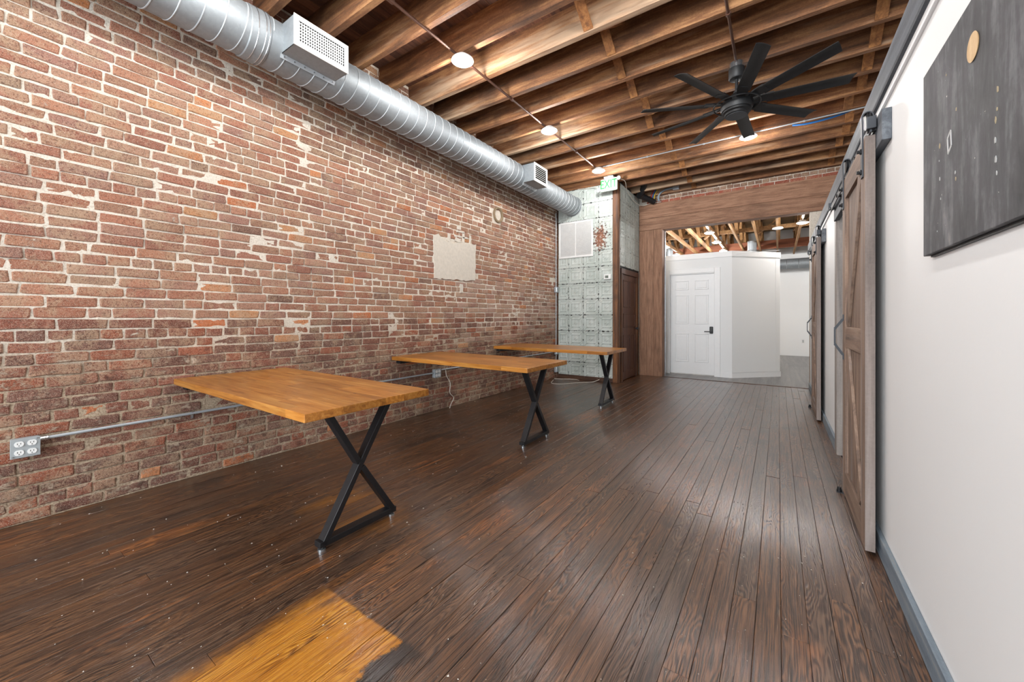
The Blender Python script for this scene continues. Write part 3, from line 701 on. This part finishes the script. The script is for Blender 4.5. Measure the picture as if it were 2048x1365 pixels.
conduit('ceiling_conduit', 'thin pale conduit crossing the joists behind the fan', [(-2.30, 5.915, zc), (1.4, 5.915, zc)], .008, EMT,
        [((x, 5.915, zc), (x+.02, 5.915, zc)) for x in (-1.62, -.86, .25)])
tag(MB().box(-.375, -.275, 5.975, 6.04, ZJ-.05, ZJ-.002).build('junction_box', GREYBOX, bevel=.004), 'small square junction box on a joist behind the fan lamp', 'junction box')

# ---------------- ceiling fan
FX, FY = -.325, 4.23
fan = thing('ceiling_fan', 'large black ceiling fan with nine blades under the joists', 'ceiling fan', (FX, FY, ZJ))
MB().lathe([(.058, 3.525), (.058, 3.58)], (FX, FY, 0), 'z', 24).build('ceiling_box', CHROME, fan, smooth=True)
MB().lathe([(.02, 3.425), (.06, 3.428), (.068, 3.44), (.068, 3.525)], (FX, FY, 0), 'z', 28).build('canopy', FANBLK, fan, smooth=True)
MB().lathe([(.028, 3.29), (.028, 3.31), (.014, 3.315), (.014, 3.43)], (FX, FY, 0), 'z', 16).build('downrod', FANBLK, fan, smooth=True)
MB().lathe([(.06, 3.125), (.128, 3.13), (.135, 3.15), (.135, 3.20), (.12, 3.225), (.07, 3.26), (.03, 3.295)], (FX, FY, 0), 'z', 36).build('motor', FANBLK, fan, smooth=True)
MB().lathe([(.092, 3.082), (.100, 3.088), (.100, 3.105), (.118, 3.112), (.118, 3.132)], (FX, FY, 0), 'z', 36).build('bottom_cap', FANBLK, fan, smooth=True)
MB().lathe([(.088, 3.078), (.088, 3.084)], (FX, FY, 0), 'z', 32).build('cap_disk', STEEL, fan)
ring = MB(); ring.tube([(FX+.195*math.cos(2*math.pi*i/48), FY+.195*math.sin(2*math.pi*i/48), 3.185) for i in range(49)], .007, 6, False).build('blade_ring', FANBLK, fan, smooth=True)
bl = MB(); n = 10; xs = [.24+.61*i/n for i in range(n+1)]
for i, x in enumerate(xs):
    for j in range(5):
        tt = j/4-.5; wd = .105; y = tt*wd; zz = .010*(1-4*tt*tt)-.004-y*math.tan(R(13)); ex = (.03*tt if i == n else 0)
        bl.v += [Vector((x-ex, y, zz+.0025)), Vector((x-ex, y, zz-.0025))]
for i in range(n):
    for j in range(4):
        a = i*10+j*2; bl.f += [(a, a+10, a+12, a+2), (a+1, a+3, a+13, a+11)]
    a = i*10; bl.f += [(a, a+1, a+11, a+10), (a+8, a+18, a+19, a+9)]
for e in (0, n*10):
    for j in range(4): a = e+j*2; bl.f.append((a, a+2, a+3, a+1))
bme = bl.mesh('blade', smooth=True); bme.materials.append(FANBLK)
ar = MB()
for x, wd in ((.11, .05), (.20, .085), (.29, .098)):
    ar.v += [Vector((x, y, (-y*math.tan(R(13)) if x > .15 else 0)+z+.004)) for y, z in ((-wd/2, .006), (wd/2, .006), (wd/2, -.006), (-wd/2, -.006))]
for k in (0, 4):
    for q in range(4): ar.f.append((k+q, k+(q+1) % 4, k+4+(q+1) % 4, k+4+q))
ar.f += [(0, 1, 2, 3), (8, 11, 10, 9)]
ame = ar.mesh('blade_arm'); ame.materials.append(FANBLK)
for k in range(9):
    o = link('blade', bme, fan, (0, 0, 3.195-ZJ), (0, 0, R(6.1+40*k))); link('blade_arm', ame, o)

# ---------------- exit sign
ex = thing('exit_sign', 'lit white exit sign with green letters on the tin closet corner', 'exit sign', (-2.435, 6.55, 3.37))
MB().box(-2.585, -2.285, 6.52, 6.57, 3.375, 3.595).build('sign_body', SIGN, ex, bevel=.018)
tm = text_mesh('EXIT', .20, .003); tm.materials.append(GREEN)
o = link('letters', tm, ex, (0, -.034, .115), (R(90), 0, 0), (.74, 1.05, 1))
MB().box(-2.52, -2.35, 6.51, 6.60, 3.597, 3.63).build('mount', WHITEPL, ex, bevel=.006)
MB().tube([(-2.435, 6.56, 3.62), (-2.435, 6.56, 3.70)], .03, 10).build('mount_stem', WHITEPL, ex)
for sx, z in ((-2.615, 3.41), (-2.252, 3.56)):
    h = MB().lathe([(.022, .02), (.032, .0), (.034, -.03), (.030, -.034)], (sx, 6.53, z), 'y', 20).build('emergency_head', WHITEPL, ex, smooth=True)

# ---------------- return air grille and thermostat on the tin
rg = thing('return_grille', 'large white louvred return air grille on the tin closet', 'vent', (-3.16, YC-.01, 2.30))
x0, x1, z0, z1 = -3.51, -2.81, 2.30, 2.985; b = .032; yv = YC-.014; g = MB()
for s in ((x0, x1, z0, z0+b), (x0, x1, z1-b, z1), (x0, x0+b, z0+b, z1-b), (x1-b, x1, z0+b, z1-b)): g.box(s[0], s[1], yv-.012, yv, s[2], s[3])
g.build('frame', WHITEPL, rg, bevel=.003)
MB().box(-3.17, -3.15, yv-.008, yv, z0+b, z1-b).build('mullion', WHITEPL, rg)
MB().box(x0+.01, x1-.01, yv-.001, yv+.006, z0+.01, z1-.01).build('backing', WHITEPL, rg)
n = 40
sl = MB().bar((x0+b, 0, 0), (x1-b, 0, 0), .002, .019, (0, -.6, .8)).mesh('slat'); sl.materials.append(WHITEPL)
for i in range(n): link('slat', sl, rg, (3.16, yv-.005-(YC-.01), z0+b+(z1-z0-2*b)*(i+.5)/n-2.30))
th = thing('thermostat', 'small white thermostat on the tin closet below the exit sign', 'thermostat', (-2.53, YC-.012, 1.85))
MB().box(-2.597, -2.467, YC-.036, YC-.010, 1.853, 1.943).build('case', WHITEPL, th, bevel=.005)
MB().box(-2.572, -2.512, YC-.038, YC-.034, 1.876, 1.922).build('screen', LCD, th)

# ---------------- outlets, boxes and conduit on the brick wall
XW = XL+.012
def quad(y, z, label):
    t = thing('quad_outlet', label, 'outlet', (XW, y, z-.05), 'outlet boxes on the wall conduit')
    MB().box(XW, XW+.045, y-.052, y+.052, z-.052, z+.052).build('box', GREYBOX, t, bevel=.006)
    MB().box(XW+.045, XW+.049, y-.054, y+.054, z-.054, z+.054).build('cover', GREYBOX, t, bevel=.006)
    for sy in (-.023, .023):
        for sz in (-.024, .024):
            rc = MB().prism([(y+sy+.0175*math.cos(a)*1.0, z+sz+.0175*min(.85, max(-.85, math.sin(a)))) for a in [2*math.pi*i/20 for i in range(20)]], XW+.047, XW+.0525).build('receptacle', WHITEPL, t)
            m = MB()
            for q in (-.006, .006): m.box(XW+.052, XW+.0531, y+sy+q-.0011, y+sy+q+.0011, z+sz-.001, z+sz+.007)
            m.lathe([(.0025, 0), (.0025, .0006)], (XW+.0525, y+sy, z+sz-.008), 'x', 8); m.build('slots', DARK, rc)
    for sy in (-.044, .044): MB().lathe([(.005, 0), (.004, .003)], (XW+.049, y+sy, z+sy), 'x', 10).build('screw', CHROME, t)
    MB().tube([(XW+.022, y+.052, z+.032), (XW+.022, y+.085, z+.032)], .014, 10).build('connector', CHROME, t, smooth=True)
    return t
quad(.254, .442, 'grey quad outlet box at the free end of the wall conduit')
quad(3.47, .475, 'grey quad outlet box between the pine tables on the conduit')
def wallpipe(label, pts, straps, g=None):
    t = thing('wall_conduit', label, 'conduit', pts[0], g); MB().tube(pts, .0095, 10).build('pipe', EMT, t, smooth=True)
    for s in straps: MB().tube([(s[0]-.004, s[1]-.008, s[2]), (s[0]-.004, s[1]+.008, s[2])], .0125, 10).box(s[0]-.022, s[0]-.018, s[1]-.008, s[1]+.008, s[2]-.04, s[2]).build('strap', CHROME, t)
    return t
xp = XW+.022
wallpipe('thin steel conduit on bricks from the end outlet behind the tables', [(xp, .34, .474), (xp, 3.415, .482)], [(xp, 1.02, .475), (xp, 2.6, .48)])
wallpipe('thin steel conduit on bricks running on toward the closet corner', [(xp, 3.55, .507), (xp, 6.60, .512)], [(xp, 4.4, .509), (xp, 5.6, .511)])
wallpipe('upright steel conduit beside the closet corner', [(xp, 6.64, .12), (xp, 6.64, 3.18)], [(xp, 6.64, 1.25), (xp, 6.64, 1.95), (xp, 6.64, 2.35)])
def jbox(z, label):
    t = thing('conduit_box', label, 'junction box', (XW, 6.64, z-.05), 'junction boxes on the upright conduit')
    MB().box(XW, XW+.05, 6.60, 6.685, z-.055, z+.055).build('box', EMT, t, bevel=.008)
    MB().box(XW+.05, XW+.056, 6.605, 6.68, z-.045, z+.045).build('cover', CHROME, t, bevel=.004)
jbox(1.70, 'steel junction box high on the upright closet conduit'); jbox(.51, 'steel junction box where the wall conduits meet'); jbox(.17, 'steel junction box at the foot of the upright conduit')

# ---------------- loose cords
def spline(pts, n=8):
    out = []
    P = [Vector(p) for p in pts]; P = [P[0]]+P+[P[-1]]
    for i in range(1, len(P)-2):
        for k in range(n):
            t = k/n; a, b, c, d_ = P[i-1], P[i], P[i+1], P[i+2]
            out.append(.5*((2*b)+(c-a)*t+(2*a-5*b+4*c-d_)*t*t+(3*b-3*c+d_-a)*t**3))
    return out+[P[-2]]
def cord(name, label, pts, r, mat, cat='cord', group=None):
    return tag(MB().tube(spline(pts), r, 7).build(name, mat, smooth=True, center=True), label, cat, group)
cord('power_cord', 'pale cord hanging from the conduit to the floor between tables', [(xp+.012, 3.62, .50), (xp+.02, 3.63, .42), (xp+.015, 3.70, .32), (xp+.03, 3.68, .2), (xp+.02, 3.76, .12), (xp+.03, 3.70, .05), (xp+.045, 3.66, .006)], .0045, CORD)
cord('power_cord', 'white cord lying on the floor in front of the tin closet', [(-3.45, 6.40, .006), (-3.30, 6.05, .006), (-3.1, 6.10, .006), (-2.95, 6.35, .006), (-2.85, 6.48, .006), (-2.75, 6.62, .006), (-2.68, 6.71, .04)], .005, CORD)
cord('power_cord', 'short white cord curling beside the closet base', [(-3.50, 6.52, .006), (-3.38, 6.57, .006), (-3.25, 6.64, .006), (-3.12, 6.67, .006), (-3.03, 6.60, .006)], .0045, CORD)
cord('power_cord', 'thin white cord looping below the middle table', [(-2.75, 3.35, .697), (-2.65, 3.34, .665), (-2.5, 3.33, .655), (-2.38, 3.34, .67), (-2.3, 3.35, .697)], .004, CORD)
cord('ceiling_cable', 'bright blue cable sagging between joists behind the fan', [(.15, 6.10, 3.62), (.28, 6.06, 3.585), (.45, 6.03, 3.575), (.62, 6.02, 3.59), (.75, 6.03, 3.63)], .012, BLUE, 'cable')
bp = thing('black_vent_pipe', 'black pipe elbow dropping beside the tin closet top', 'pipe', (-2.2, 7.85, 3.45))
MB().tube(spline([(-2.08, 7.45, 3.70), (-2.14, 7.55, 3.62), (-2.20, 7.62, 3.57)]), .055, 14).build('upper_pipe', BLACK, bp, smooth=True)
MB().tube([(-2.19, 7.61, 3.575), (-2.235, 7.67, 3.53)], .068, 14).build('elbow_collar', BLACK, bp, smooth=True)
MB().tube(spline([(-2.22, 7.66, 3.54), (-2.12, 7.80, 3.50), (-2.03, 7.93, 3.455)]), .055, 14).build('lower_pipe', BLACK, bp, smooth=True)
for nm, mt, dx, col in (('red', RED, 0, 'red'), ('blue', BLUE, .035, 'blue'), ('yellow', YEL, .07, 'yellow')):
    cord('ceiling_cable', '%s cable bundled above the timber beam by the closet' % col, [(-2.02+dx, 7.90, 3.68), (-2.06+dx, 7.91, 3.62), (-2.08+dx*.8, 7.93, 3.55), (-2.06+dx*.5, 7.955, 3.47)], .012, mt, 'cable')
fx = thing('flexible_conduit', 'grey flexible conduit with metal box on the beam brick strip', 'conduit', (-1.95, 7.93, 3.45))
MB().tube(spline([(-1.93, 7.93, 3.455), (-1.945, 7.92, 3.53), (-1.90, 7.90, 3.60), (-1.80, 7.86, 3.635), (-1.66, 7.86, 3.645)]), .018, 10).build('flex_tube', GREYC, fx, smooth=True)
MB().box(-1.66, -1.55, 7.83, 7.90, 3.60, 3.69).build('metal_box', EMT, fx, bevel=.004)
cord('exit_wire', 'white wire running from the exit sign along the closet top', [(-2.25, 6.56, 3.56), (-2.22, 6.75, 3.56), (-2.30, 7.1, 3.51), (-2.31, 7.4, 3.45), (-2.31, 7.65, 3.42), (-2.25, 7.9, 3.41), (-2.1, 7.965, 3.445), (-1.9, 7.965, 3.445)], .006, CORD, 'wire')
cord('exit_wire', 'white wire running from the exit sign over the tin front', [(-2.63, 6.54, 3.45), (-2.75, 6.66, 3.53), (-2.9, 6.70, 3.55), (-3.1, 6.70, 3.57)], .005, CORD, 'wire')
cord('duct_wire', 'grey cable crossing over the duct near the coupling', [(-3.22, .95, 3.62), (-3.05, 1.05, 3.64), (-2.9, 1.10, 3.68)], .012, GREYC, 'cable')

# ---------------- barn doors on the partition
def barn_door(y0, label):
    W_, z0, z1 = .82, .022, 2.075; xf, xb = .355, .392; y1 = y0+W_
    t = thing('barn_door', label, 'sliding door', (.375, (y0+y1)/2, z0), 'sliding barn doors on the partition')
    s = .118; n = 6; pw = (W_-2*s+.04)/n
    for i in range(n):
        a = y0+s-.02+pw*i; MB().box(.372, .386, a+.001, a+pw-.001, z0+.02, z1-.02).build('panel_plank', BARN, t, bevel=.002, center=True)
    MB().box(xf, xb, y0, y0+s, z0, z1).build('stile', BARN, t, bevel=.002, center=True)
    MB().box(xf, xb, y1-s, y1, z0, z1).build('stile', BARN, t, bevel=.002, center=True)
    MB().box(xf-.0005, xb+.0005, y0-.004, y0, z0, z1).build('edge_strip', BARNEDGE, t, center=True)
    for a, b in ((z0, z0+.15), (.985, 1.115), (z1-.13, z1)): MB().box(xf+.001, .372, y0+s, y1-s, a, b).build('rail', BARNY, t, bevel=.002, center=True)
    ya, yb = y0+s, y1-s
    def brace(p, q):
        a, b = Vector((.364, *p)), Vector((.364, *q)); MB().bar(a, b, .015, .10, Vector((1, 0, 0)).cross(b-a)).build('brace', BARN, t, bevel=.002, center=True)
    brace((ya+.06, z1-.145), (yb-.05, 1.135)); brace((yb-.05, .965), (ya+.06, z0+.165))
    hx = xf-.001; yh = y1-.06
    MB().bar((hx-.045, yh, 1.00), (hx-.045, yh, 1.10), .014, .008, (1, 0, 0)).bar((hx-.045, yh, 1.10), (hx-.003, yh, 1.165), .014, .008, (0, 1, 0)).bar((hx-.045, yh, 1.00), (hx-.003, yh, .93), .014, .008, (0, 1, 0)).box(hx-.004, hx+.001, yh-.012, yh+.012, 1.16, 1.195).box(hx-.004, hx+.001, yh-.012, yh+.012, .90, .935).build('pull_handle', STEEL, t)
    for yc in (y0+.055, y1-.055):
        m = MB(); poly = []
        for x_, z_ in [(xf-.006, 1.885), (xf-.006, 2.185)]: poly.append((x_, z_))
        arc = [(xf-.006+.021*(1-math.cos(math.pi*i/8)), 2.185+.024*math.sin(math.pi*i/8)) for i in range(9)]
        line = [(xf-.004, 1.885), (xf-.004, 2.10)]+arc+[(xf+.038, 2.10)]
        for p, q in zip(line[:-1], line[1:]): m.bar((p[0], yc, p[1]), (q[0], yc, q[1]), .044, .0055, Vector((0, 1, 0)).cross(Vector((q[0]-p[0], 0, q[1]-p[1]))))
        st = m.build('hanger_strap', STEEL, t)
        MB().lathe([(.02, -.008), (.042, -.008), (.042, -.005), (.036, 0), (.042, .005), (.042, .008), (.02, .008)], (.373, yc, 2.168), 'x', 24).build('roller', BLACK, st, smooth=True)
        for zb in (1.915, 2.02): MB().lathe([(.014, 0), (.014, -.006), (.009, -.008), (.009, -.018)], (xf-.007, yc, zb), 'x', 8).build('bolt', BLACK, st)
    return t
barn_door(2.58, 'weathered wooden barn door hanging next to the chalkboard panel'); barn_door(5.53, 'weathered wooden barn door hanging toward the timber framed opening')
def track(y0, y1, label):
    t = thing('barn_door_track', label, 'door track', (.40, (y0+y1)/2, 2.0), 'barn door tracks')
    MB().box(.395, XR, y0, y1, 2.0, 2.145).build('backing_board', GREYB, t, bevel=.003)
    MB().box(.369, .376, y0+.1, y1-.02, 2.082, 2.122).build('rail', STEEL, t)
    for i in range(5):
        y = y0+.13+(y1-y0-.2)*i/4; MB().lathe([(.011, 0), (.011, .022)], (.375, y, 2.10), 'x', 12).lathe([(.013, 0), (.013, -.006)], (.369, y, 2.10), 'x', 6).build('standoff', BLACK, t)
    for y in (y0+.085, y1-.05): MB().box(.355, .392, y, y+.035, 2.095, 2.155).build('end_stop', STEEL, t, bevel=.004)
track(2.45, 4.33, 'grey backing board and steel rail above the barn door by chalkboard'); track(5.42, 7.22, 'grey backing board and steel rail above the barn door toward the opening')
for y, lab in ((3.40, 'small black floor guide at the foot of the barn door near the chalkboard'), (6.36, 'small black floor guide at the foot of the far barn door toward opening')):
    g = thing('floor_guide', lab, 'door guide', (.35, y, 0), 'barn door floor guides')
    MB().box(.322, .402, y-.02, y+.02, 0, .004).build('plate', STEEL, g)
    MB().lathe([(.014, .004), (.014, .02), (.011, .022), (.011, .035)], (.338, y, 0), 'z', 14).build('roller_post', BLACK, g, smooth=True)

# ---------------- chalkboard panel
cbp = thing('chalkboard_panel', 'scuffed dark grey chalkboard panel hung on the white partition', 'chalkboard', (XR-.015, 1.4, 1.40))
MB().box(XR-.022, XR-.003, .80, 1.885, 1.385, 1.995).build('board', CHALK, cbp, bevel=.002)
MB().box(XR-.010, XR, .83, 1.86, 1.378, 1.386).build('shadow_line_strip', BLACK, cbp)  # black strip gives the dark shadow line below the board
MB().lathe([(.036, .0), (.034, .002)], (XR-.0245, 1.471, 1.864), 'x', 24).build('bare_wood_spot', wood('bare_spot', 'b08a5c', 'cfae80', 'e0c79c', 'z', 30, .6, .2, 0, .1), cbp)
mk = MB()
for p in ([(1.655, 1.70), (1.63, 1.715), (1.625, 1.67), (1.65, 1.655), (1.655, 1.70)],):
    for a, b in zip(p[:-1], p[1:]): mk.bar((XR-.0225, *a), (XR-.0225, *b), .0012, .007, Vector((1, 0, 0)).cross(Vector((0, b[0]-a[0], b[1]-a[1]))))
mk.build('chalk_mark', plain('chalk_line', 'c9c9c8', .9), cbp)
TANM = plain('tan_scuff', 'a8987a', .8); CHK = plain('chalk_scuff', 'b4b4b2', .9)
def wall_yz(u, v, x):                                        # pixel to a point on the board's face
    s_, c_ = math.sin(YAW), math.cos(YAW); a = u-CX
    dx, dy, dz = -s_*F_PX+c_*a, c_*F_PX+s_*a, CY-v; t_ = x/dx
    return dy*t_, CAM_H+dz*t_
for u, v, hh, mt in [(1880, 292, .010, TANM), (1879, 322, .004, CHK), (1880, 358, .006, CHK), (1911, 345, .006, CHK), (1912, 357, .006, TANM), (1996, 178, .009, TANM), (1995, 218, .006, TANM),
                     (1992, 240, .007, TANM), (1991, 281, .009, CHK), (1992, 319, .010, CHK), (1994, 346, .005, CHK), (1875, 463, .003, CHK), (1882, 398, .004, CHK), (1893, 150, .003, TANM), (1913, 218, .006, TANM)]:
    yy, zz = wall_yz(u, v, XR-.022); rr_ = random.Random(u+v)
    MB().prism([(yy+hh*.45*rr_.uniform(.6, 1.2)*math.cos(a), zz+hh*rr_.uniform(.6, 1.2)*math.sin(a)) for a in [i*math.pi/4 for i in range(8)]], XR-.0232, XR-.0215).build('scuff_mark', mt, cbp)

# ---------------- back room: duct, vent pipes and wall outlet
bd = thing('back_room_duct', 'galvanised round duct crossing below the rear soffit', 'duct', (0, 14.0, 2.62))
MB().tube([(-2.5, 14.05, 2.74), (3.2, 14.05, 2.74)], .15, 28).build('duct_section', GALV, bd, smooth=True)
for i in range(12): MB().lathe([(.152, 0), (.156, .004), (.152, .008)], (-1.2+.28*i, 14.05, 2.74), 'x', 28, False).build('seam', CHROME, bd, smooth=True)
for i, x in enumerate((-2.2, 0.9)): MB().box(x, x+.03, 14.035, 14.065, 2.89, 3.8).build('hanger', EMT, bd)
t = thing('wall_outlet', 'small white outlet plate low on the rear wall', 'outlet', (.61, 14.49, .40))
MB().box(.575, .645, 14.485, 14.499, .39, .50).build('plate', WHITEPL, t, bevel=.003)
MB().box(.595, .625, 14.483, 14.486, .405, .485).build('receptacle', GREYBOX, t)
t = thing('smoke_sensor', 'white round sensor on a truss chord in the back room', 'sensor', (-.01, 9.8, 3.0))
MB().lathe([(.05, .05), (.09, .04), (.10, .015), (.06, .0)], (-.01, 9.8, 3.0), 'z', 24).build('dome', WHITEPL, t, smooth=True)
t = thing('back_room_conduit', 'white conduit along a truss chord linking back room lamps', 'conduit', (-1.235, 9.3, 3.04))
MB().tube([(-1.225, 8.3, 3.041), (-1.245, 12.9, 3.041)], .008, 8).build('pipe', WHITEPL, t, smooth=True)
t = thing('back_room_conduit', 'white conduit along a truss chord by the partition', 'conduit', (.385, 8.3, 3.04))
MB().tube([(.385, 8.3, 3.041), (.385, 9.3, 3.041)], .008, 8).build('pipe', WHITEPL, t, smooth=True)
for x, lab in ((-2.55, 'galvanised vent stack rising behind the white box room wall end'), (-.55, 'galvanised vent stack rising behind the box room angled corner')):
    t = thing('vent_stack', lab, 'pipe', (x, 11.6, 2.3)); MB().tube([(x, 11.6, 2.3), (x, 11.6, 3.1)], .10, 20).build('stack_pipe', GALV, t, smooth=True)
    MB().lathe([(.103, 0), (.11, .008), (.103, .016)], (x, 11.6, 2.85), 'z', 20, False).build('collar', CHROME, t, smooth=True)

# ---------------- paint flakes and crumbs on the floor
fk = MB(); rf = random.Random(3)
for i in range(800):
    x, y = rf.uniform(XL+.1, XR-.05), rf.uniform(.2, 6.5); s = rf.choice((.0015, .002, .003, .0045)); a = rf.uniform(0, 6.3)
    pts = [(x+s*rf.uniform(.5, 1.3)*math.cos(a+q*2.1), y+s*rf.uniform(.5, 1.3)*math.sin(a+q*2.1)) for q in range(3)]
    fk.prism(pts, .0006, .0022, 'z')
o = fk.build('paint_flakes', plain('flake_white', 'd9d4ca', .8)); o['kind'] = 'stuff'; o['label'] = 'tiny pale paint flakes scattered over the floor'; o['category'] = 'debris'
